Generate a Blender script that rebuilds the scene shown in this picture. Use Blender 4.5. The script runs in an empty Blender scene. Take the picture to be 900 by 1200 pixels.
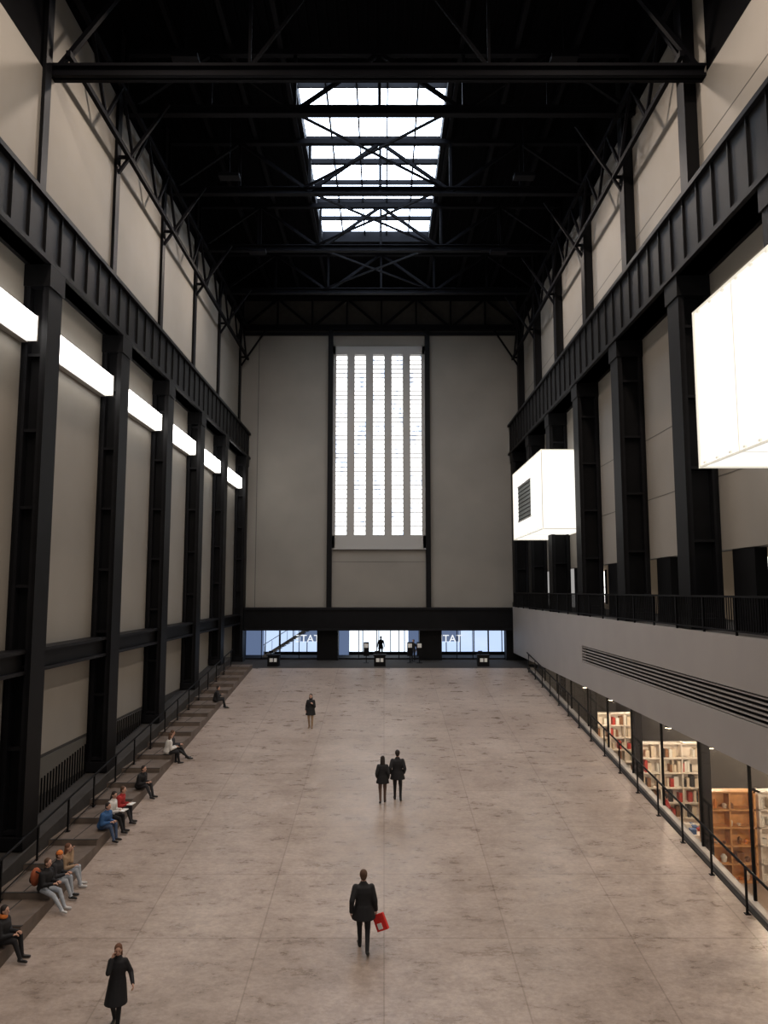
import bpy, bmesh, math, random
from mathutils import Vector, Matrix
random.seed(7)
scn = bpy.context.scene
V = Vector

# ------------------------------------------------------------------ materials
def mat(name, col, rough=0.6, metal=0.0, emit=None, es=0.0, var=0.0, vscale=3.0, bump=0.0, bscale=40.0, spec=None):
    m = bpy.data.materials.new(name); m.use_nodes = True
    nt = m.node_tree; N = nt.nodes; L = nt.links
    b = N['Principled BSDF']
    b.inputs['Base Color'].default_value = (*col, 1)
    b.inputs['Roughness'].default_value = rough
    b.inputs['Metallic'].default_value = metal
    if spec is not None: b.inputs['Specular IOR Level'].default_value = spec
    if emit:
        b.inputs['Emission Color'].default_value = (*emit, 1)
        b.inputs['Emission Strength'].default_value = es
    tc = N.new('ShaderNodeTexCoord')
    if var > 0:
        n = N.new('ShaderNodeTexNoise'); n.inputs['Scale'].default_value = vscale; n.inputs['Detail'].default_value = 6
        L.new(tc.outputs['Object'], n.inputs['Vector'])
        r = N.new('ShaderNodeValToRGB')
        r.color_ramp.elements[0].position = 0.3; r.color_ramp.elements[1].position = 0.7
        r.color_ramp.elements[0].color = (*[c*(1-var) for c in col], 1)
        r.color_ramp.elements[1].color = (*[min(1, c*(1+var)) for c in col], 1)
        L.new(n.outputs['Fac'], r.inputs['Fac']); L.new(r.outputs['Color'], b.inputs['Base Color'])
    if bump > 0:
        n2 = N.new('ShaderNodeTexNoise'); n2.inputs['Scale'].default_value = bscale
        L.new(tc.outputs['Object'], n2.inputs['Vector'])
        bp = N.new('ShaderNodeBump'); bp.inputs['Strength'].default_value = bump
        L.new(n2.outputs['Fac'], bp.inputs['Height']); L.new(bp.outputs['Normal'], b.inputs['Normal'])
    return m

def floor_mat():
    m = bpy.data.materials.new('worn_concrete_floor'); m.use_nodes = True
    nt = m.node_tree; N = nt.nodes; L = nt.links; b = N['Principled BSDF']
    tc = N.new('ShaderNodeTexCoord')
    def noise(scale, detail, sx=1, sy=1, rough=0.6):
        mp = N.new('ShaderNodeMapping'); mp.inputs['Scale'].default_value = (sx, sy, 1)
        L.new(tc.outputs['Object'], mp.inputs['Vector'])
        n = N.new('ShaderNodeTexNoise'); n.inputs['Scale'].default_value = scale
        n.inputs['Detail'].default_value = detail; n.inputs['Roughness'].default_value = rough
        L.new(mp.outputs['Vector'], n.inputs['Vector']); return n
    def mul(a, b_, f):
        mx = N.new('ShaderNodeMix'); mx.data_type = 'RGBA'; mx.blend_type = 'MULTIPLY'; mx.inputs[0].default_value = f
        L.new(a, mx.inputs[6]); L.new(b_, mx.inputs[7]); return mx.outputs[2]
    def ramp_(src, p0, c0, p1, c1):
        r = N.new('ShaderNodeValToRGB'); r.color_ramp.elements[0].position = p0; r.color_ramp.elements[1].position = p1
        r.color_ramp.elements[0].color = (*c0, 1); r.color_ramp.elements[1].color = (*c1, 1); L.new(src, r.inputs['Fac']); return r.outputs['Color']
    n1 = noise(0.3, 8); n2 = noise(1.8, 12, 0.6, 1.3, 0.75); n3 = noise(9, 8, .8, 1.2, .75); n4 = noise(.8, 12, 1, 1, .82)
    c = ramp_(n1.outputs['Fac'], .3, (.335, .270, .228), .72, (.45, .378, .332))
    c = mul(c, ramp_(n2.outputs['Fac'], .36, (.66, .64, .62), .56, (1.12, 1.11, 1.10)), .6)
    c = mul(c, ramp_(n3.outputs['Fac'], .4, (.75, .75, .75), .6, (1.12, 1.12, 1.12)), .55)
    c = mul(c, ramp_(n4.outputs['Fac'], .42, (.76, .74, .72), .5, (1, 1, 1)), .55)
    br = N.new('ShaderNodeTexBrick'); br.offset = 0; br.inputs['Scale'].default_value = 1
    br.inputs['Brick Width'].default_value = 3.1; br.inputs['Row Height'].default_value = 3.25
    br.inputs['Mortar Size'].default_value = .022; br.inputs['Mortar Smooth'].default_value = .4
    br.inputs['Color1'].default_value = (1, 1, 1, 1); br.inputs['Color2'].default_value = (.88, .87, .87, 1)
    br.inputs['Mortar'].default_value = (.62, .6, .58, 1)
    L.new(tc.outputs['Object'], br.inputs['Vector'])
    c = mul(c, br.outputs['Color'], .8)
    L.new(c, b.inputs['Base Color'])
    rr = N.new('ShaderNodeMapRange'); rr.inputs[1].default_value = .35; rr.inputs[2].default_value = .65; rr.inputs[3].default_value = .24; rr.inputs[4].default_value = .42
    L.new(n2.outputs['Fac'], rr.inputs[0]); L.new(rr.outputs[0], b.inputs['Roughness'])
    bp = N.new('ShaderNodeBump'); bp.inputs['Strength'].default_value = .06
    L.new(n3.outputs['Fac'], bp.inputs['Height']); L.new(bp.outputs['Normal'], b.inputs['Normal'])
    return m

def window_mat():
    m = bpy.data.materials.new('daylit_window_glass'); m.use_nodes = True
    nt = m.node_tree; N = nt.nodes; L = nt.links; b = N['Principled BSDF']
    b.inputs['Base Color'].default_value = (.5, .55, .6, 1); b.inputs['Roughness'].default_value = .2
    tc = N.new('ShaderNodeTexCoord')
    mp = N.new('ShaderNodeMapping'); mp.inputs['Scale'].default_value = (1.3, 1, .35); L.new(tc.outputs['Object'], mp.inputs['Vector'])
    n = N.new('ShaderNodeTexNoise'); n.inputs['Scale'].default_value = 1.3; n.inputs['Detail'].default_value = 3
    L.new(mp.outputs['Vector'], n.inputs['Vector'])
    r = N.new('ShaderNodeValToRGB'); e = r.color_ramp.elements
    e[0].position = .30; e[0].color = (.30, .27, .25, 1); e[1].position = .44; e[1].color = (1, .99, .98, 1)
    x = e.new(.38); x.color = (.45, .55, .72, 1)
    L.new(n.outputs['Fac'], r.inputs['Fac']); L.new(r.outputs['Color'], b.inputs['Emission Color'])
    b.inputs['Emission Strength'].default_value = 2.4
    return m

M = {}
M['steel'] = mat('black_painted_steel', (.0030, .0030, .0036), .55, 0, var=.3, vscale=2, spec=.14)
M['steel2'] = mat('dark_grey_steel', (.0055, .0055, .0068), .55, 0, var=.3, vscale=2, spec=.16)
M['wall'] = mat('warm_grey_wall_panel', (.232, .214, .186), .75, var=.07, vscale=.35, bump=.03)
M['wallr'] = mat('grey_wall_panel', (.25, .229, .200), .75, var=.06, vscale=.35, bump=.03)
M['frieze'] = mat('dark_grey_frieze', (.035, .032, .028), .85, var=.2)  # plain dark grey for the top of the back wall
M['seam'] = mat('panel_seam', (.09, .085, .075), .8)
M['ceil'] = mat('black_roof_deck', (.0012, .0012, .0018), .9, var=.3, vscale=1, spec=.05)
M['rsteel'] = mat('black_roof_steel', (.0030, .0030, .0045), .7, var=.3, vscale=1, spec=.1)
M['floor'] = floor_mat()
M['step'] = mat('dark_timber_steps', (.12, .092, .074), .6, var=.3, vscale=2.5, bump=.05)
M['plinth'] = mat('dark_concrete_plinth', (.03, .027, .025), .8, var=.2)
M['white'] = mat('white_plaster_band', (.34, .32, .305), .6, var=.04, vscale=.6)
M['kerb'] = mat('pale_kerb', (.42, .38, .34), .6, var=.1)
M['frame'] = mat('pale_window_frame', (.36, .35, .33), .5)
M['glazebar'] = mat('glazing_bar', (.10, .085, .07), .5)
M['win'] = window_mat()
M['sky'] = mat('skylight_glazing', (.8, .85, .9), .3, emit=(.70, .82, 1.0), es=9)
M['tube'] = mat('strip_light_diffuser', (.9, .9, .9), .4, emit=(1, .97, .93), es=7)
M['box'] = mat('light_box_glass', (.6, .6, .57), .2, emit=(1, .985, .93), es=1.05)
M['boxedge'] = mat('light_box_trim', (.5, .48, .42), .4, emit=(1, .94, .80), es=.5)
M['louv'] = mat('vent_grille_glass', (.16, .18, .16), .3)
M['glass_blue'] = mat('daylit_entrance_glass', (.3, .35, .45), .2, emit=(.52, .66, .92), es=1.15)
M['glass_white'] = mat('bright_entrance_daylight', (.5, .5, .5), .2, emit=(.78, .88, 1.0), es=1.6)
M['paper'] = mat('white_label', (.75, .75, .73), .6)
M['letter'] = mat('glowing_lettering', (.8, .8, .8), .5, emit=(.9, .95, 1), es=1.0)  # glow put into the material so the letters look lit
M['navy'] = mat('navy_entrance_panel', (.05, .07, .13), .4, emit=(.2, .28, .48), es=.55)  # emission added to brighten the panels, which are no lamps
M['galwall'] = mat('gallery_wall', (.35, .27, .2), .8, emit=(1, .75, .5), es=.05)  # faint warm glow put into the wall material
M['galwin'] = mat('gallery_window', (.8, .8, .8), .3, emit=(1, .96, .9), es=2.4)
M['shopwall'] = mat('shop_back_wall', (.10, .095, .09), .7)
M['shopfloor'] = mat('shop_floor', (.35, .27, .21), .4)
M['wood'] = mat('warm_plywood_shelf', (.60, .30, .11), .5, var=.15, vscale=5)
M['shelfw'] = mat('white_shelf', (.75, .68, .6), .5)
M['lamp'] = mat('warm_lamp', (1, .9, .7), .4, emit=(1, .78, .5), es=14)
cols = dict(red=(.42, .03, .02), cream=(.62, .52, .40), blue=(.05, .12, .3), green=(.08, .2, .1), black=(.02, .02, .02), orange=(.6, .2, .04), pale=(.7, .68, .62), brown=(.2, .09, .04))
for k, c in cols.items(): M['g_' + k] = mat('goods_' + k, c, .6)
gm = bpy.data.materials.new('clear_shop_glass'); gm.use_nodes = True
nt = gm.node_tree; nt.nodes.remove(nt.nodes['Principled BSDF'])
tr = nt.nodes.new('ShaderNodeBsdfTransparent'); gl = nt.nodes.new('ShaderNodeBsdfGlossy'); gl.inputs['Roughness'].default_value = .03
mxs = nt.nodes.new('ShaderNodeMixShader'); mxs.inputs[0].default_value = .05
nt.links.new(tr.outputs[0], mxs.inputs[1]); nt.links.new(gl.outputs[0], mxs.inputs[2])
nt.links.new(mxs.outputs[0], nt.nodes['Material Output'].inputs['Surface'])
M['glass'] = gm

# ------------------------------------------------------------------ mesh builder
class MB:
    def __init__(s): s.v = []; s.f = []; s.m = []; s.mats = []
    def mi(s, k):
        if k not in s.mats: s.mats.append(k)
        return s.mats.index(k)
    def box(s, x0, x1, y0, y1, z0, z1, k):
        s.hexa(((x0,y0,z0),(x1,y0,z0),(x1,y1,z0),(x0,y1,z0),(x0,y0,z1),(x1,y0,z1),(x1,y1,z1),(x0,y1,z1)), k)
    def hexa(s, pts, k):
        b = len(s.v); i = s.mi(k); s.v += [V(p) for p in pts]
        for q in ((0,3,2,1),(4,5,6,7),(0,1,5,4),(1,2,6,5),(2,3,7,6),(3,0,4,7)):
            s.f.append([b+j for j in q]); s.m.append(i)
    def beam(s, p, q, w, h, k):
        p = V(p); q = V(q); d = (q-p).normalized()
        up = V((0,0,1)) if abs(d.z) < .95 else V((0,1,0))
        r = d.cross(up).normalized(); u = r.cross(d).normalized()
        pts = []
        for o in (p, q):
            pts.append([o - r*w/2 - u*h/2, o + r*w/2 - u*h/2, o + r*w/2 + u*h/2, o - r*w/2 + u*h/2])
        b = len(s.v); i = s.mi(k); s.v += pts[0] + pts[1]
        for a in ((0,1,2,3),(7,6,5,4),(0,4,5,1),(1,5,6,2),(2,6,7,3),(3,7,4,0)):
            s.f.append([b+j for j in a]); s.m.append(i)
    def tube(s, p, q, r1, r2, k, n=10):
        p = V(p); q = V(q); d = (q-p).normalized()
        up = V((0,0,1)) if abs(d.z) < .9 else V((0,1,0))
        r = d.cross(up).normalized(); u = r.cross(d).normalized()
        b = len(s.v); i = s.mi(k)
        for o, rad in ((p, r1), (q, r2)):
            for j in range(n):
                a = 2*math.pi*j/n; s.v.append(o + r*math.cos(a)*rad + u*math.sin(a)*rad)
        for j in range(n):
            s.f.append([b+j, b+(j+1) % n, b+n+(j+1) % n, b+n+j]); s.m.append(i)
        s.f.append([b+j for j in range(n)][::-1]); s.m.append(i)
        s.f.append([b+n+j for j in range(n)]); s.m.append(i)
    def ell(s, c, rx, ry, rz, k, R=None, nu=14, nv=9):
        c = V(c); b = len(s.v); i = s.mi(k); R = R or Matrix.Identity(3)
        s.v.append(c + R @ V((0,0,rz)))
        for a in range(1, nv):
            t = math.pi*a/nv
            for j in range(nu):
                ph = 2*math.pi*j/nu
                s.v.append(c + R @ V((rx*math.sin(t)*math.cos(ph), ry*math.sin(t)*math.sin(ph), rz*math.cos(t))))
        s.v.append(c + R @ V((0,0,-rz))); last = len(s.v)-1
        for j in range(nu):
            s.f.append([b, b+1+j, b+1+(j+1) % nu]); s.m.append(i)
            o = b+1+(nv-2)*nu
            s.f.append([last, o+(j+1) % nu, o+j]); s.m.append(i)
        for a in range(nv-2):
            for j in range(nu):
                o = b+1+a*nu
                s.f.append([o+j, o+nu+j, o+nu+(j+1) % nu, o+(j+1) % nu]); s.m.append(i)
    def cap(s, p, q, r1, r2, k, n=10):
        s.tube(p, q, r1, r2, k, n); s.ell(p, r1, r1, r1, k, None, n, 6); s.ell(q, r2, r2, r2, k, None, n, 6)
    def loft(s, rings, k, n=16):
        b = len(s.v); i = s.mi(k)
        for c, rx, ry, R in rings:
            for j in range(n):
                a = 2*math.pi*j/n; s.v.append(V(c) + R @ V((rx*math.cos(a), ry*math.sin(a), 0)))
        for a in range(len(rings)-1):
            for j in range(n):
                s.f.append([b+a*n+j, b+a*n+(j+1) % n, b+(a+1)*n+(j+1) % n, b+(a+1)*n+j]); s.m.append(i)
        s.f.append([b+j for j in range(n)][::-1]); s.m.append(i)
        o = b+(len(rings)-1)*n; s.f.append([o+j for j in range(n)]); s.m.append(i)
    def mesh(s, name):
        me = bpy.data.meshes.new(name); me.from_pydata([tuple(v) for v in s.v], [], s.f)
        for k in s.mats: me.materials.append(M[k])
        for p, i in zip(me.polygons, s.m): p.material_index = i
        bm = bmesh.new(); bm.from_mesh(me); bmesh.ops.recalc_face_normals(bm, faces=bm.faces); bm.to_mesh(me); bm.free()
        return me
    def build(s, name, parent=None, smooth=False, bevel=0):
        me = s.mesh(name)
        if smooth:
            for p in me.polygons: p.use_smooth = True
        o = bpy.data.objects.new(name, me); scn.collection.objects.link(o)
        if parent: o.parent = parent
        if bevel:
            b = o.modifiers.new('bevel', 'BEVEL'); b.width = bevel; b.segments = 2
        return o
def empty(name, loc=(0,0,0)):
    e = bpy.data.objects.new(name, None); e.location = loc; scn.collection.objects.link(e); return e

# ------------------------------------------------------------------ dimensions
XL, XR = -11.35, 10.95
YB = 57.5
Y0 = -14.0
S = .106
CAMZ = 10.7
LAND = 51.3
LZ = S*LAND
def ramp(y): return S*y if y < LAND else LZ
ZC = 34.7

# ------------------------------------------------------------------ floor
mb = MB()
e0 = Y0
mb.hexa([(-8.95,e0,S*e0-.4),(9.75,e0,S*e0-.4),(9.75,LAND,LZ-.4),(-8.95,LAND,LZ-.4),(-8.95,e0,S*e0),(9.75,e0,S*e0),(9.75,LAND,LZ),(-8.95,LAND,LZ)], 'floor')
mb.build('floor')
mb = MB(); mb.box(XL, XR, LAND, 67, LZ-.4, LZ, 'plinth'); mb.build('floor_landing')

mb = MB(); L_ = 1.6
def step_top(y): return S*(math.floor(y/L_)*L_+L_)+.26
y = -1*L_*6
while y < LAND-1:
    yt = min(y+L_, LAND); zt = S*(y+L_)+.26
    mb.hexa([(-10.45,y,S*y-.5),(-8.95,y,S*y-.5),(-8.95,yt,S*yt-.5),(-10.45,yt,S*yt-.5),(-10.45,y,zt),(-8.95,y,zt),(-8.95,yt,zt),(-10.45,yt,zt)], 'step')
    mb.box(-10.45, -8.93, y, y+.07, zt, zt+.012, 'plinth')
    mb.box(-9.72, -9.69, y, yt, zt, zt+.008, 'plinth')
    y += L_
mb.build('side_steps')
mb = MB()
mb.hexa([(XL,Y0,S*Y0-1),(-10.45,Y0,S*Y0-1),(-10.45,LAND,LZ-1),(XL,LAND,LZ-1),(XL,Y0,S*Y0+.75),(-10.45,Y0,S*Y0+.75),(-10.45,LAND,LZ+.75),(XL,LAND,LZ+.75)], 'plinth')
mb.build('trim_1')

# ------------------------------------------------------------------ side walls
YJ = 23.4
mb = MB()
mb.box(XL-.4, XL, Y0, YB+.4, 5.3, 28.0, 'wall')
mb.box(XL-.4, XL, YJ, YB+.4, 28.0, 31.6, 'wall')
mb.box(XL-.4, XL, Y0, YB+.4, -3, 5.3, 'plinth')
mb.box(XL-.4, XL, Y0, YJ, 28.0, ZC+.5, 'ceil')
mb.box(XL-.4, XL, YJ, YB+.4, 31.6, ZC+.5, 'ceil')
mb.build('wall_left')
mb = MB()
mb.box(XR, XR+.4, Y0, YB+.4, 12.0, 28.2, 'wallr')
mb.box(XR, XR+.4, YJ, YB+.4, 28.2, 31.6, 'wallr')
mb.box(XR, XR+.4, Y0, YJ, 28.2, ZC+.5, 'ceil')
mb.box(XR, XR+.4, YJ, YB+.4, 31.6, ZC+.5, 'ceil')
for z in (14.4, 16.9, 25.9):
    mb.box(XR-.008, XR, Y0, YB, z, z+.03, 'seam')
mb.build('wall_right')

# ------------------------------------------------------------------ back wall
WX0, WX1, WZ0, WZ1 = -4.03, 3.23, 13.95, 30.1
mb = MB()
mb.box(XL-.4, WX0, YB, YB+.4, 9.4, 31.2, 'wall')
mb.box(WX1, XR+.4, YB, YB+.4, 9.4, 31.2, 'wall')
mb.box(WX0, WX1, YB, YB+.4, 9.4, WZ0, 'wall')
mb.box(WX0, WX1, YB, YB+.4, WZ1, 31.2, 'wall')
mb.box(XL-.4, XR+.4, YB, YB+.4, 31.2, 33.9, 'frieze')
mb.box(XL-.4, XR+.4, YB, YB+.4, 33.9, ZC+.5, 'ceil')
for x in (-10.0,): mb.box(x, x+.05, YB-.01, YB, 9.4, 31.2, 'seam')
mb.box(WX0, WX1, YB-.01, YB, 12.9, 12.93, 'seam')
for a, b_ in ((XL-.4, -10.9), (-5.1, -3.5), (2.7, 4.4), (9.3, XR+.4)):
    mb.box(a, b_, YB-.5, YB+.4, LZ, 9.4, 'steel')
mb.build('wall_back')
mb = MB()
mb.box(XL, XR, YB-1.2, YB-.02, 7.75, 9.4, 'steel')
mb.box(XL, XR, YB-1.3, YB-.02, 9.25, 9.42, 'steel2')
mb.box(XL, XR, YB-1.25, YB-.02, 7.7, 7.85, 'steel2')
mb.build('entrance_lintel')
mb = MB()
mb.box(WX0, WX0+.2, YB-.12, YB+.3, WZ0, WZ1, 'frame'); mb.box(WX1-.2, WX1, YB-.12, YB+.3, WZ0, WZ1, 'frame')
mb.box(WX0, WX1, YB-.12, YB+.3, WZ0, WZ0+1.0, 'frame'); mb.box(WX0, WX1, YB-.12, YB+.3, WZ1-.65, WZ1, 'frame')
cent = [-3.36, -1.89, -.42, 1.05, 2.52]
edges = [WX0+.2]
for c in cent: edges += [c-.44, c+.44]
edges.append(WX1-.2)
for i in range(0, len(edges), 2):
    if edges[i+1]-edges[i] > .01: mb.box(edges[i], edges[i+1], YB-.12, YB+.3, WZ0+1, WZ1-.65, 'frame')
z = WZ0+1.0
while z < WZ1-.7:
    for c in cent: mb.box(c-.44, c+.44, YB+.05, YB+.1, z, z+.06, 'glazebar')
    z += .36
for c in cent: mb.box(c-.44, c+.44, YB+.2, YB+.22, WZ0+1, WZ1-.65, 'win')
mb.box(WX0-.02, WX1+.02, YB-.25, YB, WZ0-.08, WZ0, 'frame')
mb.build('window_1')

# ------------------------------------------------------------------ columns
def hcol(name, side, yf, z0, z1, proud=.85, w=.95):
    mb = MB(); xw = XL if side < 0 else XR
    s_ = 1 if side < 0 else -1
    y0, y1 = yf-w, yf
    xa = xw; xb = xw+s_*proud
    def bx(a, b, c, d, e, f, k): mb.box(min(a,b), max(a,b), c, d, e, f, k)
    bx(xb, xb-s_*.1, y0, y1, z0, z1, 'steel')
    bx(xa+s_*.01, xa+s_*.1, y0, y1, z0, z1, 'steel')
    bx(xa+s_*.1, xb-s_*.1, y0+.3, y1-.3, z0, z1, 'steel')
    bx(xb-s_*.1, xb-s_*.2, y0+.02, y0+.3, z0, z1, 'steel2'); bx(xa+s_*.1, xa+s_*.2, y0+.02, y0+.3, z0, z1, 'steel2')
    z = z0+.4
    while z < z1-.3:
        bx(xa+s_*.05, xb-s_*.02, y0+.06, y1-.06, z, z+.09, 'steel2'); z += 2.4
    bx(xa+s_*.01, xb+s_*.05, y0-.06, y1+.06, z0, z0+.35, 'steel2')
    bx(xa+s_*.01, xb+s_*.05, y0-.06, y1+.06, z1-.7, z1, 'steel')
    mb.build(name)
LY = [10.4, 16.9, 23.4, 29.9, 36.4, 42.9, 49.4, 56.8]
RY = [11.9, 18.4, 24.9, 31.4, 37.9, 44.4, 50.6, 56.9]
for y in LY: hcol('steel_column', -1, y, ramp(y-.9)+.8 if y < 50 else LZ, 20.94, proud=.8)
for y in RY: hcol('steel_column', 1, y, 9.47, 21.24, proud=1.08)

for side, ys in ((-1, LY), (1, RY)):
    for y in ys:
        mb = MB()
        if side < 0:
            mb.box(XL, XL+.12, y-.5, y-.2, 23.05, 34.6, 'steel'); mb.box(XL+.12, XL+.15, y-.56, y-.14, 23.05, 34.6, 'steel2')
        else:
            mb.box(XR-.45, XR, y-.65, y-.25, 23.75, 34.6, 'steel'); mb.box(XR-.48, XR-.45, y-.75, y-.15, 23.75, 34.6, 'steel2')
        mb.build('roof_post')

def girder(x0, x1, z0, z1, inner):
    mb = MB(); s_ = 1 if inner > (x0+x1)/2 else -1
    mb.box(x0+.15, x1-.15, Y0, YB-.02, z0, z1, 'steel')
    mb.box(x0, x1, Y0, YB-.02, z1-.16, z1, 'steel2'); mb.box(x0, x1, Y0, YB-.02, z0, z0+.16, 'steel')
    y = Y0+.5
    while y < YB-.3:
        if s_ > 0: mb.box(x1-.15, x1-.08, y, y+.05, z0+.16, z1-.16, 'steel')
        else: mb.box(x0+.08, x0+.15, y, y+.05, z0+.16, z1-.16, 'steel')
        y += 1.08
    mb.box(x1-.5 if s_ > 0 else x0+.4, x1-.4 if s_ > 0 else x0+.5, Y0, YB-.02, z1, z1+.12, 'steel2')
    return mb.build('crane_girder')
girder(XL+.02, -10.5, 20.95, 23.05, 0)
girder(9.75, XR-.02, 21.25, 23.7, 0)

mb = MB()
mb.box(XL, -10.85, Y0, YB-1.4, 8.25, 8.9, 'steel'); mb.box(XL, -10.7, Y0, YB-1.4, 8.82, 8.92, 'steel2'); mb.box(XL, -10.7, Y0, YB-1.4, 8.2, 8.3, 'steel2')
mb.build('tie_beam')
for i in range(len(LY)-1):
    a, b_ = LY[i], LY[i+1]-.95
    if ramp(b_)+1.2 > 5.2: continue
    mb = MB()
    mb.box(XL+.01, XL+.06, a+.15, b_-.15, ramp(b_)+.95, 5.2, 'seam')
    yy = a+.2
    while yy < b_-.2:
        mb.box(XL+.06, XL+.1, yy, yy+.04, ramp(yy)+.8, min(ramp(yy)+1.9, 5.2), 'steel'); yy += .22
    mb.build('vent_panel')

for i in range(len(LY)-1):
    a, b_ = LY[i]+.06, LY[i+1]-1.02
    mb = MB()
    mb.box(-11.1, -10.82, a, b_, 18.46, 19.2, 'tube')
    mb.box(-11.34, -11.1, a, b_, 18.4, 19.26, 'frame')
    for yy in (a, b_-.06): mb.box(-11.12, -10.8, yy, yy+.06, 18.42, 19.24, 'frame')
    mb.build('strip_light')

# ------------------------------------------------------------------ light boxes right
def light_box(y0, y1, grille=False):
    mb = MB(); x0, x1, z0, z1 = 8.47, XR-.02, 14.0, 18.2
    mb.box(x0, x1, y0, y1, z0, z1, 'box')
    t = .05
    for x in (x0-t, x1-t):
        for z in (z0-t, z1): mb.box(x, x+t, y0-t, y1+t, z, z+t, 'boxedge')
    for yy in (y0-t, y1):
        mb.box(x0-t, x0, yy, yy+t, z0-t, z1+t, 'boxedge')
        for z in (z0-t, z1): mb.box(x0, x1, yy, yy+t, z, z+t, 'boxedge')
    n = 4
    for i in range(1, n):
        yy = y0+(y1-y0)*i/n
        mb.box(x0-.015, x0, yy, yy+.03, z0, z1, 'boxedge'); mb.box(x0, x1, yy, yy+.03, z0-.015, z0, 'boxedge')
    for i in range(12):
        yy = y0+(y1-y0)*(i+.5)/12
        for z in (z0+.02, z1-.08): mb.box(x0-.06, x0-.01, yy, yy+.1, z, z+.06, 'boxedge')
    if grille:
        ym = y0+(y1-y0)*.36
        ye = y0+(y1-y0)*.80
        mb.box(x0-.03, x0-.01, ym, ye, 15.0, 17.1, 'louv')
        for i in range(9): mb.box(x0-.05, x0-.03, ym, ye, 15.05+i*.24, 15.1+i*.24, 'steel2')
        for z in (14.93, 17.1): mb.box(x0-.06, x0-.01, ym-.07, ye+.07, z, z+.07, 'frame')
    mb.build('light_box')
light_box(39.2, 47.9, True)
light_box(10.9, 19.5)

# ------------------------------------------------------------------ balcony right
BX = 9.7
mb = MB()
def band(z0, z1, y0, y1): mb.box(BX, BX+.25, y0, y1, z0, z1, 'white')
band(8.02, 9.45, Y0, YB-1.3); band(6.07, 7.23, Y0, YB-1.3); band(7.23, 8.02, 36.8, YB-1.3)
mb.box(BX+.25, 14.98, Y0, YB-1.4, 9.1, 9.45, 'plinth')
mb.box(BX+.25, 15, Y0, YB-1.4, 6.07, 6.3, 'plinth')
mb.box(BX+.2, BX+.24, Y0, 36.8, 7.23, 8.02, 'steel')
for i in range(6):
    z = 7.26+i*.135
    mb.box(BX+.01, BX+.1, Y0, 36.8, z, z+.035, 'white')
mb.build('balcony')
mb = MB()
x = BX+.07
mb.box(x-.04, x+.04, 6, YB-1.4, 10.5, 10.56, 'steel'); mb.box(x-.02, x+.02, 6, YB-1.4, 9.55, 9.6, 'steel')
y = 6.0
while y < YB-1.5:
    mb.box(x-.012, x+.012, y, y+.025, 9.6, 10.5, 'steel'); y += .14
y = 6.0
while y < YB-1.5:
    mb.box(x-.03, x+.03, y, y+.06, 9.45, 10.5, 'steel'); y += 2.1
mb.build('balcony_railing')
mb = MB()
mb.box(15, 15.3, Y0, YB, 9.1, 12.4, 'galwall'); mb.box(XR+.42, 15.3, Y0, YB, 12.41, 12.5, 'plinth')
mb.build('gallery_wall')
for y0, y1 in ((20.5, 21.6), (26.5, 29.4), (33.6, 36.7), (44, 45.6), (50, 53)):
    mb = MB(); mb.box(14.9, 14.98, y0, y1, 9.9, 12.0, 'galwin'); mb.box(14.86, 14.99, y0-.08, y0, 9.8, 12.1, 'steel'); mb.box(14.86, 14.99, y1, y1+.08, 9.8, 12.1, 'steel')
    mb.box(14.86, 14.99, y0, y1, 10.9, 10.96, 'steel'); mb.build('gallery_window')
for y in RY:
    mb = MB(); mb.box(XR+.02, XR+.4, y-3.0, y-1.6, 9.47, 11.98, 'steel'); mb.build('gallery_pier')

# ------------------------------------------------------------------ shop under balcony
mb = MB()
mb.box(16.4, 16.6, 8, YB-4, -.5, 6.1, 'shopwall'); mb.box(10.3, 16.6, 8, YB-4, .5, .7, 'shopfloor')
mb.box(10.3, 16.6, YB-4, YB-3.8, .5, 6.1, 'shopwall'); mb.box(15.02, 16.6, 8, YB-4, 6.0, 6.2, 'shopwall')
mb.build('shop_shell')
mb = MB()
y0, y1 = 4.0, 50.9
mb.hexa([(9.76,y0,S*y0-.6),(10.2,y0,S*y0-.6),(10.2,y1,S*y1-.6),(9.76,y1,S*y1-.6),(9.76,y0,S*y0+.02),(10.2,y0,S*y0+.02),(10.2,y1,S*y1+.02),(9.76,y1,S*y1+.02)], 'plinth')
mb.hexa([(9.9,y0,S*y0),(10.1,y0,S*y0),(10.1,y1,S*y1),(9.9,y1,S*y1),(9.9,y0,S*y0+.12),(10.1,y0,S*y0+.12),(10.1,y1,S*y1+.12),(9.9,y1,S*y1+.12)], 'kerb')
mb.build('trim_2')
mb = MB()
mb.hexa([(10.05,y0,S*y0+.12),(10.07,y0,S*y0+.12),(10.07,y1,S*y1+.12),(10.05,y1,S*y1+.12),(10.05,y0,6.07),(10.07,y0,6.07),(10.07,y1,6.07),(10.05,y1,6.07)], 'glass')
mb.build('window_2')
mb = MB(); y = 8.0
while y < 50:
    mb.box(10.02, 10.1, y, y+.06, ramp(y)+.12, 6.07, 'steel'); y += 3.25
mb.build('window_2_mullions')
for y in RY[1:7]:
    y += .5
    mb = MB(); mb.box(10.45, 10.75, y-.3, y, .7, 6.0, 'steel'); mb.box(10.4, 10.8, y-.35, y+.05, .7, .95, 'steel2'); mb.box(10.4, 10.8, y-.35, y+.05, 5.7, 6.0, 'steel2'); mb.build('shop_column')
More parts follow.
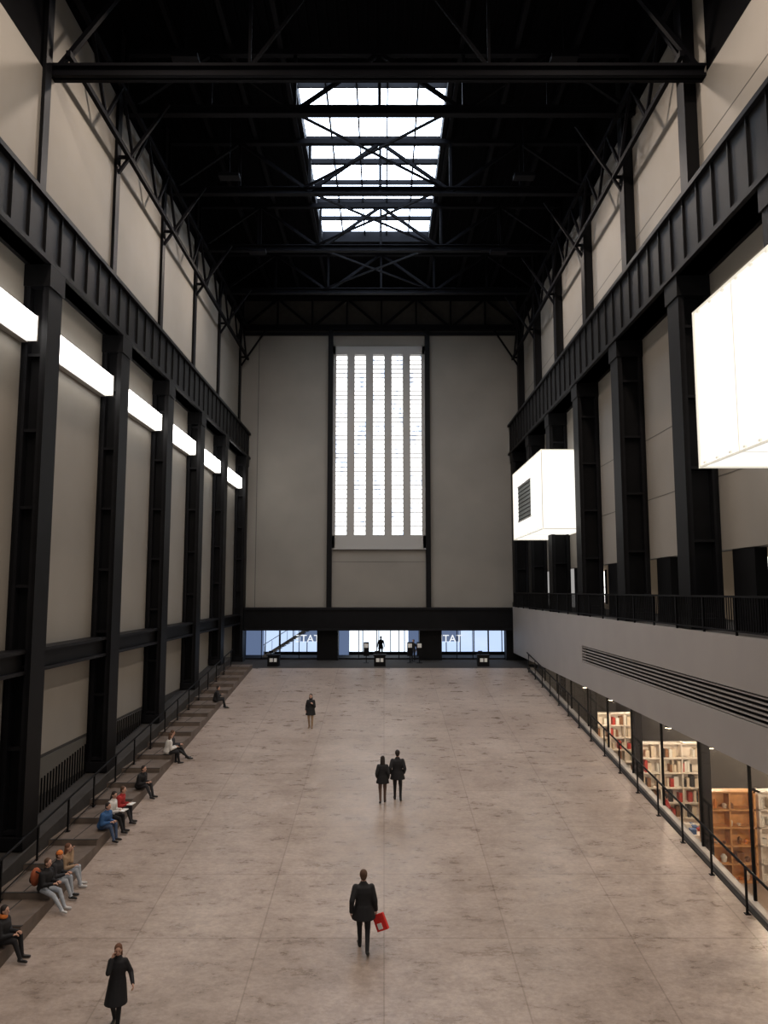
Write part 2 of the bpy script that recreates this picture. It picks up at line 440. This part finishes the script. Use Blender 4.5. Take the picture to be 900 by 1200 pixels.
def shelf(x0, x1, y, zt, frame, keys, back, n=5, goods=False):
    mb = MB(); z0 = .7; d = .45
    mb.box(x0, x1, y+d-.03, y+d, z0, zt, back)
    mb.box(x0, x0+.07, y, y+d, z0, zt, frame); mb.box(x1-.07, x1, y, y+d, z0, zt, frame)
    m = 2 if goods else 3
    for i in range(1, m): xx = x0+(x1-x0)*i/m; mb.box(xx-.025, xx+.025, y, y+d, z0, zt, frame)
    for i in range(n+1):
        z = z0+(zt-z0-.05)*i/n; mb.box(x0, x1, y, y+d, z, z+.05, frame)
        if i < n:
            hgt = (zt-z0)/n-.06; x = x0+.1
            while x < x1-.3:
                if goods:
                    w = random.uniform(.12, .26); hh = hgt*random.uniform(.25, .7); k = random.choice(keys); t = random.random()
                    cx, cy, cz = x+w/2, y+.2, z+.05
                    if t < .4: mb.tube((cx,cy,cz),(cx,cy,cz+hh*.7),w*.35,w*.48,k,12); mb.tube((cx,cy,cz+hh*.7),(cx,cy,cz+hh),w*.48,w*.2,k,12)
                    elif t < .6: mb.tube((cx,cy,cz),(cx,cy,cz+.08),w*.25,w*.5,k,12)
                    elif t < .85: mb.box(x, x+w, y+.1, y+.3, cz, cz+hh, k)
                    x += w+random.uniform(.04, .16)
                else:
                    w = random.uniform(.05, .2); hh = hgt*random.uniform(.5, .9)
                    if random.random() > .2: mb.box(x, x+w, y+.08+random.uniform(0,.08), y+d-.05, z+.05, z+.05+hh, random.choice(keys))
                    x += w+random.uniform(.01, .06)
    mb.build('display_shelf' if goods else 'bookshelf')
shelf(11.1, 12.9, 26.6, 3.75, 'wood', ['g_orange','g_cream','g_brown','g_pale','g_cream'], 'wood', 5, True)
shelf(13.0, 15.6, 26.6, 3.75, 'shelfw', ['g_pale','g_cream','g_black','g_brown'], 'shelfw', 5, True)
shelf(11.3, 14.2, 33.8, 3.95, 'shelfw', ['g_red','g_cream','g_cream','g_pale','g_brown','g_black'], 'shelfw', 5)
shelf(11.6, 14.0, 41.6, 4.0, 'shelfw', ['g_cream','g_cream','g_pale','g_brown','g_red'], 'shelfw')
shelf(12.4, 15.2, 21.0, 3.2, 'wood', ['g_orange','g_cream','g_brown','g_pale'], 'wood', 5, True)
mb = MB(); mb.box(11.0, 12.6, 29.0, 30.4, 1.45, 1.52, 'shelfw')
for a in (11.05, 12.5):
    for b_ in (29.05, 30.3): mb.box(a, a+.06, b_, b_+.06, .7, 1.45, 'shelfw')
for i in range(16):
    a = random.uniform(11.05, 12.3); b_ = random.uniform(29.1, 30.1); mb.box(a, a+.2, b_, b_+.26, 1.52, 1.52+random.uniform(.03,.2), random.choice(['g_red','g_cream','g_pale','g_blue']))
mb.build('display_table')
for y in (19, 23.5, 28, 32, 36, 40, 45):
    for x in (12, 14.3):
        mb = MB(); mb.tube((x,y,6.0),(x,y,5.2),.015,.015,'steel',6); mb.tube((x,y,5.2),(x,y,4.95),.06,.16,'steel',12); mb.tube((x,y,4.96),(x,y,4.93),.13,.13,'lamp',12); mb.build('pendant_lamp')
        ld = bpy.data.lights.new('shop_lamp','POINT'); ld.energy = 140; ld.color = (1,.80,.58); ld.shadow_soft_size = .12
        lo = bpy.data.objects.new('shop_lamp_light', ld); lo.location = (x,y,4.8); scn.collection.objects.link(lo)

# ------------------------------------------------------------------ handrails
def handrail(x, y0, y1, off, h, gap):
    mb = MB()
    mb.tube((x,y0,S*y0+off+h),(x,y1,S*y1+off+h),.035,.035,'steel',8)
    mb.tube((x,y0,S*y0+off+h*.12),(x,y1,S*y1+off+h*.12),.014,.014,'steel',6)
    y = y0
    while y <= y1+.01:
        z = S*y+off; mb.box(x-.02, x+.02, y-.035, y+.035, z-.02 if off < .2 else z-.15, z+h, 'steel'); mb.box(x-.07, x+.07, y-.07, y+.07, z, z+.02, 'steel'); y += gap
    mb.build('handrail')
handrail(-10.2, 8, 50.5, .34, 1.05, 2.1)
handrail(9.62, 8, 50.5, .0, 1.2, 2.1)

# ------------------------------------------------------------------ ceiling + skylight
SX0, SX1, SY0, SY1 = -4.3, 3.15, 31.3, 48.5
mb = MB()
mb.box(XL-.4, SX0, Y0, YB+.4, ZC, ZC+.4, 'ceil'); mb.box(SX1, XR+.4, Y0, YB+.4, ZC, ZC+.4, 'ceil')
mb.box(SX0, SX1, Y0, SY0, ZC, ZC+.4, 'ceil'); mb.box(SX0, SX1, SY1, YB+.4, ZC, ZC+.4, 'ceil')
x = XL
while x < XR:
    if not (SX0-.3 < x < SX1+.1): mb.box(x, x+.14, Y0, YB, ZC-.1, ZC, 'ceil')
    else:
        mb.box(x, x+.14, Y0, SY0, ZC-.1, ZC, 'ceil'); mb.box(x, x+.14, SY1, YB, ZC-.1, ZC, 'ceil')
    x += .42
mb.build('ceiling')
mb = MB()
mb.box(SX0, SX1, SY0, SY1, ZC+.5, ZC+.54, 'sky')
for a, b_ in ((SX0-.1, SX0+.12), (SX1-.12, SX1+.1)): mb.box(a, b_, SY0, SY1, ZC-.25, ZC+.55, 'rsteel')
for a, b_ in ((SY0-.1, SY0+.1), (SY1-.1, SY1+.1)): mb.box(SX0, SX1, a, b_, ZC-.25, ZC+.55, 'rsteel')
for i in range(1, 5): x = SX0+(SX1-SX0)*i/5; mb.box(x-.04, x+.04, SY0, SY1, ZC+.2, ZC+.48, 'rsteel')
n = 8
for i in range(1, n): y = SY0+(SY1-SY0)*i/n; w = .2 if i % 2 == 0 else .1; mb.box(SX0, SX1, y-w/2, y+w/2, ZC+.2, ZC+.49, 'rsteel')
mb.build('skylight')
mb = MB()
for x in (-9, -6.7, -4.5, 3.4, 5.8, 8.4): mb.box(x-.1, x+.1, Y0, YB-.02, ZC-.45, ZC-.1, 'rsteel')
mb.build('roof_purlins')

def truss(y, zb, zt, npan=6, xa=XL+.1, xb=XR-.1, k='rsteel'):
    mb = MB()
    mb.box(xa, xb, y-.16, y+.16, zb-.04, zb+.04, k); mb.box(xa, xb, y-.03, y+.03, zb, zb+.34, k); mb.box(xa, xb, y-.16, y+.16, zb+.3, zb+.36, k)
    mb.box(xa, xb, y-.14, y+.14, zt-.25, zt, k)
    for i in range(npan+1):
        x = xa+(xb-xa)*i/npan; mb.box(x-.07, x+.07, y-.07, y+.07, zb, zt, k)
        if i < npan:
            x2 = xa+(xb-xa)*(i+1)/npan
            if i % 2 == 0: mb.beam((x,y,zb+.15),(x2,y,zt-.15),.16,.16,k)
            else: mb.beam((x,y,zt-.15),(x2,y,zb+.15),.16,.16,k)
    mb.build('roof_truss')
for y in (30.2, 36.7, 43.2, 49.7): truss(y, 31.3, 34.3)
truss(YB-.35, 31.4, 34.1, 8)
truss(17.0, 30.5, 34.3)
mb = MB(); y = 23.6
mb.box(XL, XR, y-.2, y+.2, 28.1, 28.2, 'rsteel'); mb.box(XL, XR, y-.04, y+.04, 28.1, 28.5, 'rsteel'); mb.box(XL, XR, y-.2, y+.2, 28.45, 28.55, 'rsteel')
for x in (-4.6, 3.6): mb.box(x-.05, x+.05, y-.05, y+.05, 28.5, 34.6, 'rsteel')
mb.beam((XL+.2,y,28.5),(XL+4.2,y,34),.16,.16,'rsteel'); mb.beam((XR-.2,y,28.5),(XR-4.2,y,34),.16,.16,'rsteel')
for x in (-4.6, 3.6): mb.beam((x,y,28.5),(-.5,y,34.3),.1,.1,'rsteel')
mb.build('roof_tie_beam')
mb = MB(); xm = (SX0+SX1)/2
for a, b_ in ((30.2,36.7),(36.7,43.2),(43.2,49.7)):
    ym = (a+b_)/2
    for xx in (SX0, SX1):
        for yy in (a, b_): mb.beam((xx,yy,31.6),(xm,ym,31.6),.1,.1,'rsteel')
mb.build('roof_bracing')
for side in (-1, 1):
    mb = MB(); x = XL+.6 if side < 0 else XR-.8
    for z in (28.9, 31.3): mb.box(x-.08, x+.08, 23.4, YB-.6, z-.1, z+.1, 'rsteel')
    y = 23.6; up = True
    while y < YB-2:
        y2 = y+1.62
        mb.beam((x,y,28.9 if up else 31.3),(x,y2,31.3 if up else 28.9),.12,.12,'rsteel'); up = not up; y = y2
    ys = LY if side < 0 else RY
    xw = XL+.15 if side < 0 else XR-.4
    for yy in ys[3:]:
        mb.beam((xw,yy-.4,28.9),(x,yy-.4,28.9),.12,.12,'rsteel')
        mb.beam((xw,yy-.4,28.2),(x-side*1.6,yy-.4,31.3),.12,.12,'rsteel')
    mb.build('wall_lattice_truss')
for x0, x1 in ((-4.42, -4.05), (3.25, 3.62)):
    mb = MB(); mb.box(x0, x1, YB-.1, YB-.02, 9.42, 31.4, 'steel'); mb.box((x0+x1)/2-.05, (x0+x1)/2+.05, YB-.35, YB-.1, 9.42, 31.4, 'steel'); mb.box(x0, x1, YB-.42, YB-.35, 9.42, 31.4, 'steel'); mb.build('end_wall_post')
mb = MB(); mb.box(XL+.1, XR-.1, YB-.16, YB-.02, 31.0, 31.25, 'steel2'); mb.build('trim_3')

# ------------------------------------------------------------------ entrance
mb = MB()
mb.box(XL, XR, YB+.42, 67, 8.4, 8.6, 'plinth'); mb.box(XL-.2, XL, YB+.42, 67, LZ, 8.5, 'plinth'); mb.box(XR, XR+.2, YB+.42, 67, LZ, 8.5, 'plinth')
for a in (-4.3, 3.5): mb.box(a-.2, a+.2, YB+.42, 61.6, LZ, 8.4, 'steel')
mb.build('entrance_vestibule')
mb = MB()
mb.box(-4.1, 3.3, 62.0, 62.1, LZ, 8.4, 'glass_white'); mb.box(XL, -4.5, 62.0, 62.1, LZ, 8.4, 'glass_blue'); mb.box(3.7, XR, 62.0, 62.1, LZ, 8.4, 'glass_blue')
for x in [-11+.01+i*1.15 for i in range(19)]: mb.box(x, x+.07, 61.9, 62.0, LZ, 8.4, 'steel2')
mb.box(XL, XR, 61.88, 61.98, LZ, LZ+.25, 'steel2')
mb.box(-4.4, -2.9, 61.7, 61.85, LZ, 8.3, 'navy'); mb.box(2.0, 3.4, 61.7, 61.85, LZ, 8.3, 'navy')
mb.box(XL, -9.9, 61.7, 61.85, LZ, 8.3, 'navy'); mb.box(-6.9, -4.6, 61.7, 61.85, LZ+1.1, 8.3, 'navy'); mb.box(3.9, 6.2, 61.7, 61.85, LZ+1.1, 8.3, 'navy')
mb.build('door_1')
mb = MB()
for i in range(11):
    x = -9.6+i*.32; mb.box(x, x+.36, 59.6, 61.2, LZ+.2*i, LZ+.2*i+.06, 'frame')
mb.beam((-9.6,59.55,LZ+.0),(-6.1,59.55,LZ+2.2),.06,.22,'frame'); mb.beam((-9.6,59.5,LZ+.95),(-6.3,59.5,LZ+3.0),.05,.05,'frame')
mb.box(-6.2, -5.3, 59.6, 61.2, LZ+2.1, LZ+2.2, 'frame')
for i in range(6): x = -9.5+i*.6; z = LZ+.63*i*.6; mb.box(x, x+.03, 59.5, 59.53, z, z+.95, 'frame')
mb.build('staircase')
for x in (-5.9, 5.1):
    cu = bpy.data.curves.new('sign_lettering', 'FONT'); cu.body = 'TATE'; cu.size = .8; cu.extrude = .02; cu.align_x = 'CENTER'
    o = bpy.data.objects.new('sign_lettering', cu); o.location = (x, YB+.45, LZ+1.3); o.rotation_euler = (math.pi/2, 0, math.pi); o.data.materials.append(M['letter']); scn.collection.objects.link(o)
mb = MB()
for a, b_ in ((-10.9, -5.1), (-3.5, 2.7), (4.4, 9.3)):
    n = 4
    for i in range(n+1): x = a+(b_-a)*i/n; mb.box(x-.03, x+.03, YB+.3, YB+.36, LZ, 7.69, 'steel2')
    mb.box(a, b_, YB+.3, YB+.36, LZ, LZ+.1, 'steel2')
mb.build('door_2')
for x in (-7.75, -.3, 6.96):
    mb = MB(); z = LZ; y = 52.8
    mb.box(x-.4, x+.4, y-.3, y+.3, z, z+.72, 'steel'); mb.box(x-.45, x+.45, y-.35, y+.35, z+.72, z+.8, 'steel2')
    mb.box(x-.25, x-.02, y-.31, y-.3, z+.3, z+.55, 'paper'); mb.box(x+.05, x+.25, y-.31, y-.3, z+.3, z+.55, 'paper')
    mb.tube((x-.2,y,z+.8),(x-.2,y,z+.95),.03,.03,'steel2',8); mb.box(x-.35, x-.05, y-.02, y+.02, z+.9, z+1.05, 'steel2')
    mb.build('donation_box')
for x in (-1.3, 1.9, 2.6):
    mb = MB(); mb.box(x-.2, x+.2, 55-.03, 55.03, LZ+.5, LZ+1.5, 'steel'); mb.box(x-.03, x+.03, 54.97, 55.03, LZ, LZ+.5, 'steel'); mb.box(x-.2, x+.2, 54.8, 55.2, LZ, LZ+.03, 'steel')
    mb.box(x-.15, x+.15, 54.96, 54.97, LZ+1.1, LZ+1.4, 'paper'); mb.build('sign_stand')

# ------------------------------------------------------------------ people
def pm(key, col, rough=.8): 
    if key not in M: M[key] = mat(key, col, rough, var=.12, vscale=12)
    return key
pm('skin', (.50, .29, .21), .5); pm('hair_dark', (.018, .012, .01)); pm('hair_brown', (.08, .04, .022)); pm('hair_auburn', (.12, .05, .025))
pm('cloth_black', (.006, .006, .008)); pm('cloth_charcoal', (.018, .018, .022)); pm('denim', (.05, .08, .15)); pm('denim_pale', (.35, .38, .42))
pm('cloth_blue', (.03, .10, .25)); pm('cloth_red', (.35, .02, .02)); pm('cloth_tan', (.30, .20, .12)); pm('cloth_white', (.62, .60, .57))
pm('cloth_orange', (.6, .17, .03)); pm('shoe_black', (.01, .01, .01), .4); pm('shoe_white', (.5, .5, .5)); pm('lip', (.35, .10, .08)); pm('eye', (.02, .015, .01), .2)
pm('bag_red', (.65, .025, .02)); pm('cloth_rust', (.33, .08, .03)); pm('stocking', (.10, .06, .045))

def ik(a, t, l1, l2, pole):
    d = t-a; D = min(d.length, (l1+l2)*.998); dn = d.normalized()
    x = (l1*l1-l2*l2+D*D)/(2*D); h = math.sqrt(max(0, l1*l1-x*x))
    pp = pole-dn*pole.dot(dn); pp = pp.normalized()
    return a+dn*x+pp*h, a+dn*D

def remesh(mb, voxel, it):
    o = mb.build('tmp'); r = o.modifiers.new('r', 'REMESH'); r.mode = 'VOXEL'; r.voxel_size = voxel
    s = o.modifiers.new('s', 'SMOOTH'); s.factor = .5; s.iterations = it
    dg = bpy.context.evaluated_depsgraph_get(); dg.update()
    me = bpy.data.meshes.new_from_object(o.evaluated_get(dg)); old = o.data
    bpy.data.objects.remove(o); bpy.data.meshes.remove(old)
    me.materials.clear(); return me

def segd(p, a, b):
    ab = b-a; t = max(0, min(1, (p-a).dot(ab)/max(1e-9, ab.length_squared))); return (p-a-ab*t).length, t

def hand(parent, w, d, side, palm_n, nm):
    mb = MB(); d = d.normalized(); n = (palm_n-d*palm_n.dot(d)).normalized(); s_ = d.cross(n).normalized()
    R = Matrix((s_, n, d)).transposed()
    mb.ell(w+d*.05, .042, .018, .058, 'skin', R, 12, 8)
    lens = [.066, .078, .072, .056]
    for i, l in enumerate(lens):
        b = w+d*.085+s_*(-.03+.02*i); d1 = (d*.9+n*.4).normalized(); d2 = (d*.45+n*.9).normalized()
        m1 = b+d1*l*.5; mb.cap(b, m1, .0095, .009, 'skin', 6); mb.cap(m1, m1+d2*l*.5, .009, .0075, 'skin', 6)
    b = w+d*.03-s_*.036*side; d1 = (d*.6-s_*side*.7+n*.3).normalized(); m1 = b+d1*.035
    mb.cap(b, m1, .011, .010, 'skin', 6); mb.cap(m1, m1+(d*.8+n*.5-s_*side*.2).normalized()*.03, .010, .008, 'skin', 6)
    mb.build(nm, parent, True)

def person(name, x, y, z, face, h, pz=.93, lean=0, an=((-.1,0,.08),(.1,0,.08)), wr=((-.27,.05,.86),(.27,.05,.86)),
           top='cloth_black', leg='cloth_black', shoe='shoe_black', hair='hair_dark', hem=None, long_hair=False,
           head=(0,0), hat=None, female=False, scarf=None, toes=(0,0), extra=None, bulk=1.0):
    E = empty(name, (x, y, z)); E.rotation_euler = (0, 0, math.radians(face)); sc = h/1.75; E.scale = (sc,)*3
    X = V((1,0,0)); P = V((0,0,pz)); la = math.radians(lean); s = V((0, math.sin(la), math.cos(la))); fwd = V((0, math.cos(la), -math.sin(la)))
    RT = Matrix((X, fwd, s)).transposed()
    N = P+s*.49; sw = .15 if female else .175
    sh = [N-s*.075-X*sw, N-s*.075+X*sw]; hp = [P-X*.085, P+X*.085]
    seated = pz < .8
    segs = []; mb = MB()
    b = bulk
    rings = [(P-s*.08, .12*b, .095*b, RT), (P, .165*b, .12*b, RT), (P+s*.16, .145*b, .11*b, RT), (P+s*.32, .17*b, .12*b, RT), (P+s*.42, .16*b, .105*b, RT), (P+s*.47, .11, .085, RT), (P+s*.55, .055, .055, RT)]
    mb.loft(rings, 'skin'); segs.append(('top', P-s*.03, P+s*.47, .15))
    hy = math.radians(head[0]); hpz = math.radians(head[1])
    hf = V((-math.sin(hy)*math.cos(hpz), math.cos(hy)*math.cos(hpz), math.sin(hpz)))
    hr = hf.cross(V((0,0,1))).normalized(); hu = hr.cross(hf).normalized(); RH = Matrix((hr, hf, hu)).transposed()
    H = N+V((0,.02,0))+(s*.4+V((0,0,.6))).normalized()*.165
    mb.cap(N-s*.03, H-hu*.05, .055, .05, 'skin'); segs.append(('neck', N+s*.05, H, .05))
    ends = []
    for i in (0, 1):
        e, w = ik(sh[i], V(wr[i]), .29, .26, V(((-.3 if i == 0 else .3), -.6, -.75)))
        mb.cap(sh[i], e, .062*b, .052*b, 'skin'); mb.cap(e, w, .050*b, .038*b, 'skin')
        segs += [('top', sh[i], e, .055), ('top', e, w, .042)]; ends.append((e, w))
    kn = []
    for i in (0, 1):
        k, a = ik(hp[i], V(an[i]), .435, .42, V(((-.12 if i == 0 else .12), 1, .25 if not seated else .8)))
        mb.cap(hp[i], k, .09, .066, 'skin'); mb.cap(k, a, .062, .045, 'skin')
        t = math.radians(toes[i]); td = V((-.03 if i == 0 else .03, math.cos(t)*.17, -math.sin(t)*.17))
        tp = a+td+V((0,0,-.04))
        mb.cap(a+V((0,-.03,-.03)), tp, .043, .035, 'skin')
        segs += [('leg', hp[i], k, .08), ('leg', k, a, .05), ('shoe', a+V((0,-.03,-.035)), tp, .05)]; kn.append((k, a))
    if hem is not None:
        def mid(zz):
            pts = []
            for i in (0, 1):
                k, a = kn[i]; pts.append(hp[i].lerp(k, min(1, max(0, (hp[i].z-zz)/max(.01, hp[i].z-k.z)))) if zz > k.z else k.lerp(a, (k.z-zz)/max(.01, k.z-a.z)))
            return pts
        rg = []
        for j in range(5):
            zz = P.z+.05-(P.z+.05-hem)*j/4; m2 = mid(min(zz, P.z)); c = (m2[0]+m2[1])/2; c.z = zz
            dy = abs(m2[0].y-m2[1].y)/2; rg.append((c, (.165+.014*j)*b, (.125+.010*j)*b+dy*.75, Matrix.Identity(3)))
        mb.loft(rg[::-1], 'skin')
    me = remesh(mb, .016, 4)
    keys = [top, leg, shoe, 'skin', scarf or top]
    for k in keys: me.materials.append(M[k])
    for p in me.polygons:
        c = p.center; best = None; bd = 1e9
        for lab, a, q, r in segs:
            d_, t = segd(c, a, q); d_ /= r
            if d_ < bd: bd = d_; best = lab
        if best == 'leg' and ((hem is not None and c.z > hem-.02) or (hem is None and not seated and c.z > pz-.02)): best = 'top'
        if best == 'top' and hem is None and not seated and c.z < pz-.03 and abs(c.x) < .2: best = 'leg'
        zz = (c-N).dot(s)
        if best == 'neck' or (best == 'top' and zz > .045 and (c-N).length < .1): best = 'scarf' if scarf else ('skin' if zz > .06 else 'top')
        p.material_index = {'top':0, 'leg':1, 'shoe':2, 'skin':3, 'scarf':4}[best]; p.use_smooth = True
    o = bpy.data.objects.new('body', me); scn.collection.objects.link(o); o.parent = E
    hm = MB()
    hm.ell(H+hu*.015, .074, .09, .098, 'skin', RH, 18, 12); hm.ell(H-hu*.055+hf*.022, .052, .06, .058, 'skin', RH, 14, 10)
    hm.cap(H+hf*.088+hu*.008, H+hf*.104-hu*.022, .009, .014, 'skin', 8)
    for sx in (-1, 1): hm.ell(H+hr*.075*sx-hu*.005, .012, .022, .032, 'skin', RH, 8, 6)
    hme = remesh(hm, .008, 2); hme.materials.append(M['skin'])
    for p in hme.polygons: p.use_smooth = True
    o = bpy.data.objects.new('head', hme); scn.collection.objects.link(o); o.parent = E
    fm = MB()
    for sx in (-1, 1):
        fm.ell(H+hr*.03*sx+hf*.082+hu*.012, .011, .006, .006, 'eye', RH, 8, 6)
        fm.ell(H+hr*.031*sx+hf*.085+hu*.030, .016, .005, .004, hair, RH, 8, 6)
    fm.ell(H+hf*.083-hu*.052, .022, .006, .007, 'lip', RH, 8, 6)
    fm.build('face_features', E, True)
    ha = MB()
    if hat:
        ha.ell(H+hu*.045-hf*.008, .086, .1, .09, hat, RH, 16, 10); ha.tube(H+hu*.035-hf*.005, H+hu*.065-hf*.005, .094, .092, hat, 16)
    ha.ell(H+hu*.038-hf*.018, .085, .09, .096, hair, RH, 16, 10); ha.ell(H-hf*.045-hu*.01, .072, .058, .085, hair, RH, 14, 8)
    if long_hair:
        ha.loft([(H+hu*.03-hf*.03, .085, .075, RH), (H-hu*.06-hf*.05, .09, .06, RH), (H-hu*.15-hf*.06, .09, .05, RH), (H-hu*.24-hf*.06, .06, .035, RH)], hair)
    if scarf: ha.loft([(N+s*.02, .1, .09, RT), (N+s*.05, .095, .09, RT), (N+s*.1, .075, .08, RT)], scarf)
    ha.build('hair', E, True)
    for i in (0, 1):
        e, w = ends[i]; d = (w-e).normalized()
        pn = V((1 if i == 0 else -1, .2, 0)) if not seated else V((0, .1, -1))
        if abs(pn.normalized().dot(d)) > .9: pn = V((0,1,0))
        hand(E, w, d, 1 if i == 0 else -1, pn, 'hand_l' if i == 0 else 'hand_r')
    if extra: extra(E, ends, P, s, N)
    return E

def red_bag(E, ends, P, s, N):
    w = ends[1][1]; mb = MB(); c = w+V((.03,.02,-.1))
    mb.hexa([c+V((-.04,-.14,-.34)), c+V((.04,-.14,-.34)), c+V((.04,.14,-.34)), c+V((-.04,.14,-.34)), c+V((-.03,-.14,0)), c+V((.03,-.14,0)), c+V((.03,.14,0)), c+V((-.03,.14,0))], 'bag_red')
    mb.box(c.x-.05, c.x+.05, c.y-.03, c.y+.08, c.z-.30, c.z-.18, 'paper')
    for yy in (-.08, .08): mb.tube(c+V((0,yy,0)), w+V((0,yy*.2,-.06)), .006, .006, 'paper', 6)
    o = mb.build('shopping_bag', E, bevel=.01)
    pv = w.copy(); o.matrix_parent_inverse = Matrix.Identity(4)
    o.matrix_local = Matrix.Translation(pv) @ Matrix.Rotation(math.radians(60), 4, 'Z') @ Matrix.Rotation(math.radians(-25), 4, 'X') @ Matrix.Translation(-pv)
person('walking_man', -.50, 18.95, ramp(18.95)-.02, 4, 1.95, pz=.93, lean=2, an=((-.07,.2,.09),(.07,-.26,.14)), toes=(-5,30),
       wr=((-.27,-.04,.86),(.28,.08,.84)), hem=.70, hair='hair_brown', extra=red_bag, bulk=1.22)
person('walking_man', .50, 28.3, ramp(28.3)-.01, 0, 1.86, an=((-.09,.1,.08),(.1,-.12,.1)), toes=(0,15), wr=((-.24,.06,.92),(.24,.08,.92)), hem=.72, bulk=1.22)
person('walking_woman', -.05, 28.05, ramp(28.05)-.01, 0, 1.72, an=((-.08,-.1,.1),(.08,.1,.08)), toes=(15,0), wr=((-.22,.1,.92),(.22,.06,.9)), hem=.72, long_hair=True, female=True, leg='stocking', hair='hair_dark', bulk=1.15)
person('walking_woman', -3.62, 37.4, ramp(37.4)-.01, 178, 1.70, an=((-.08,.1,.08),(.08,-.1,.1)), toes=(0,15), wr=((-.12,.2,1.22),(.24,.05,.9)), hem=.66, long_hair=True, female=True, leg='cloth_tan', scarf='cloth_charcoal', shoe='cloth_tan', bulk=1.2)
person('walking_woman', -5.55, 16.35, ramp(16.35), 184, 1.66, an=((-.07,.14,.08),(.07,-.14,.11)), toes=(0,20), wr=((-.36,.12,.93),(.09,.17,1.46)), hem=.5, female=True, hair='hair_auburn', long_hair=True, head=(10,-10), bulk=1.15)

def phone(E, ends, P, s, N):
    w = (ends[0][1]+ends[1][1])/2; mb = MB(); mb.box(w.x-.04, w.x+.04, w.y+.06, w.y+.075, w.z+.0, w.z+.15, 'eye'); mb.box(w.x-.036, w.x+.036, w.y+.055, w.y+.06, w.z+.01, w.z+.14, 'paper'); mb.build('phone', E)
def book(E, ends, P, s, N):
    w = (ends[0][1]+ends[1][1])/2; mb = MB(); mb.box(w.x-.16, w.x+.16, w.y+.05, w.y+.24, w.z, w.z+.02, 'paper'); mb.build('magazine', E)
def backpack(E, ends, P, s, N):
    mb = MB(); c = P+V((0,-.26,.25)); mb.ell(c, .16, .12, .24, 'cloth_rust'); mb.ell(c+V((0,-.1,-.06)), .11, .05, .12, 'cloth_black')
    for sx in (-.1, .1): mb.beam(c+V((sx,.08,.18)), c+V((sx,.32,.1)), .03, .03, 'cloth_black')
    mb.build('backpack', E, True)
def seat(y, face=-90, h=1.75, reach=.48, xx=-9.16, lean=14, **kw):
    zt = step_top(y); z = ramp(y); sc = h/1.75; pz = (zt-z)/sc+.125
    kw.setdefault('wr', ((-.1,.36,pz+.16),(.1,.36,pz+.16))); kw.setdefault('bulk', 1.25)
    person('seated_visitor', xx, y, z, face, h, pz=pz, lean=lean, an=((-.11,reach,.09),(.1,reach+.08,.09)), **kw)
seat(41.0, -80, extra=phone, wr=((-.06,.3,.72),(.06,.3,.72)))
seat(32.7, -75, hair='hair_brown', top='cloth_charcoal', leg='cloth_black', reach=.66, lean=4, head=(20,0))
seat(32.1, -60, hair='hair_brown', top='cloth_white', leg='cloth_black', reach=.42, long_hair=True, female=True)
seat(28.6, -110, reach=.55, leg='cloth_charcoal', hair='hair_dark', lean=18)
seat(26.3, -95, top='cloth_red', leg='cloth_charcoal', hair='hair_brown', extra=book, lean=20)
seat(25.6, -100, top='cloth_white', leg='cloth_black', hair='hair_dark', female=True, long_hair=True, head=(-20,-15), extra=book)
seat(25.0, -110, top='cloth_blue', leg='denim', hair='hair_dark', lean=20, bulk=1.3)
seat(22.0, -85, top='cloth_tan', leg='denim_pale', hair='hair_auburn', female=True, long_hair=True, wr=((-.05,.25,.95),(.15,.36,.62)), shoe='shoe_white')
seat(21.45, -95, top='cloth_charcoal', leg='denim_pale', hat='cloth_orange', hair='hair_brown', reach=.5)
seat(20.85, -105, top='cloth_black', leg='denim_pale', hair='hair_brown', reach=.6, extra=backpack, shoe='shoe_white', lean=10)
seat(18.6, -95, h=1.8, top='cloth_black', leg='cloth_black', hair='hair_dark', scarf='cloth_orange', reach=.5, lean=8, bulk=1.3)
person('standing_visitor', -.25, 59.5, LZ, 180, 1.7, hem=.7)
person('standing_visitor', 2.2, 56.0, LZ, 150, 1.68, hem=.8)
person('standing_visitor', 11.6, 31.5, .7, 60, 1.75, top='cloth_red', leg='denim')

# ------------------------------------------------------------------ lights
def area(name, loc, rot, sx, sy, e, col=(1,1,1)):
    ld = bpy.data.lights.new(name, 'AREA'); ld.shape = 'RECTANGLE'; ld.size = sx; ld.size_y = sy; ld.energy = e; ld.color = col
    o = bpy.data.objects.new(name, ld); o.location = loc; o.rotation_euler = rot; scn.collection.objects.link(o); return o
for y in (4, 11, 18, 26, 34, 42):  # overhead fill lamps and their housings, added to brighten the hall
    for x in (-7.5, 6.8):
        mb = MB(); z = 30.6
        mb.box(x-.5, x+.5, y-.25, y+.25, z, z+.18, 'rsteel'); mb.tube((x,y,z+.18),(x,y,34.3),.02,.02,'rsteel',6); mb.build('added_fill_housing')
        area('added_fill_lamp', (x,y,z-.03), (0,0,0), .9, .4, 700 if y < 20 else 470, (1,.84,.71))
w = bpy.data.worlds.new('World'); scn.world = w; w.use_nodes = True
w.node_tree.nodes['Background'].inputs[0].default_value = (.9, .87, .84, 1); w.node_tree.nodes['Background'].inputs[1].default_value = .4

# ------------------------------------------------------------------ camera
cd = bpy.data.cameras.new('camera'); cd.sensor_fit = 'VERTICAL'; cd.sensor_height = 36; cd.lens = 867/1200*36; cd.clip_end = 300
co = bpy.data.objects.new('camera', cd); co.location = (0, 0, CAMZ); co.rotation_euler = (math.radians(96.06), 0, 0); scn.collection.objects.link(co)
scn.camera = co
scn.view_settings.view_transform = 'Standard'
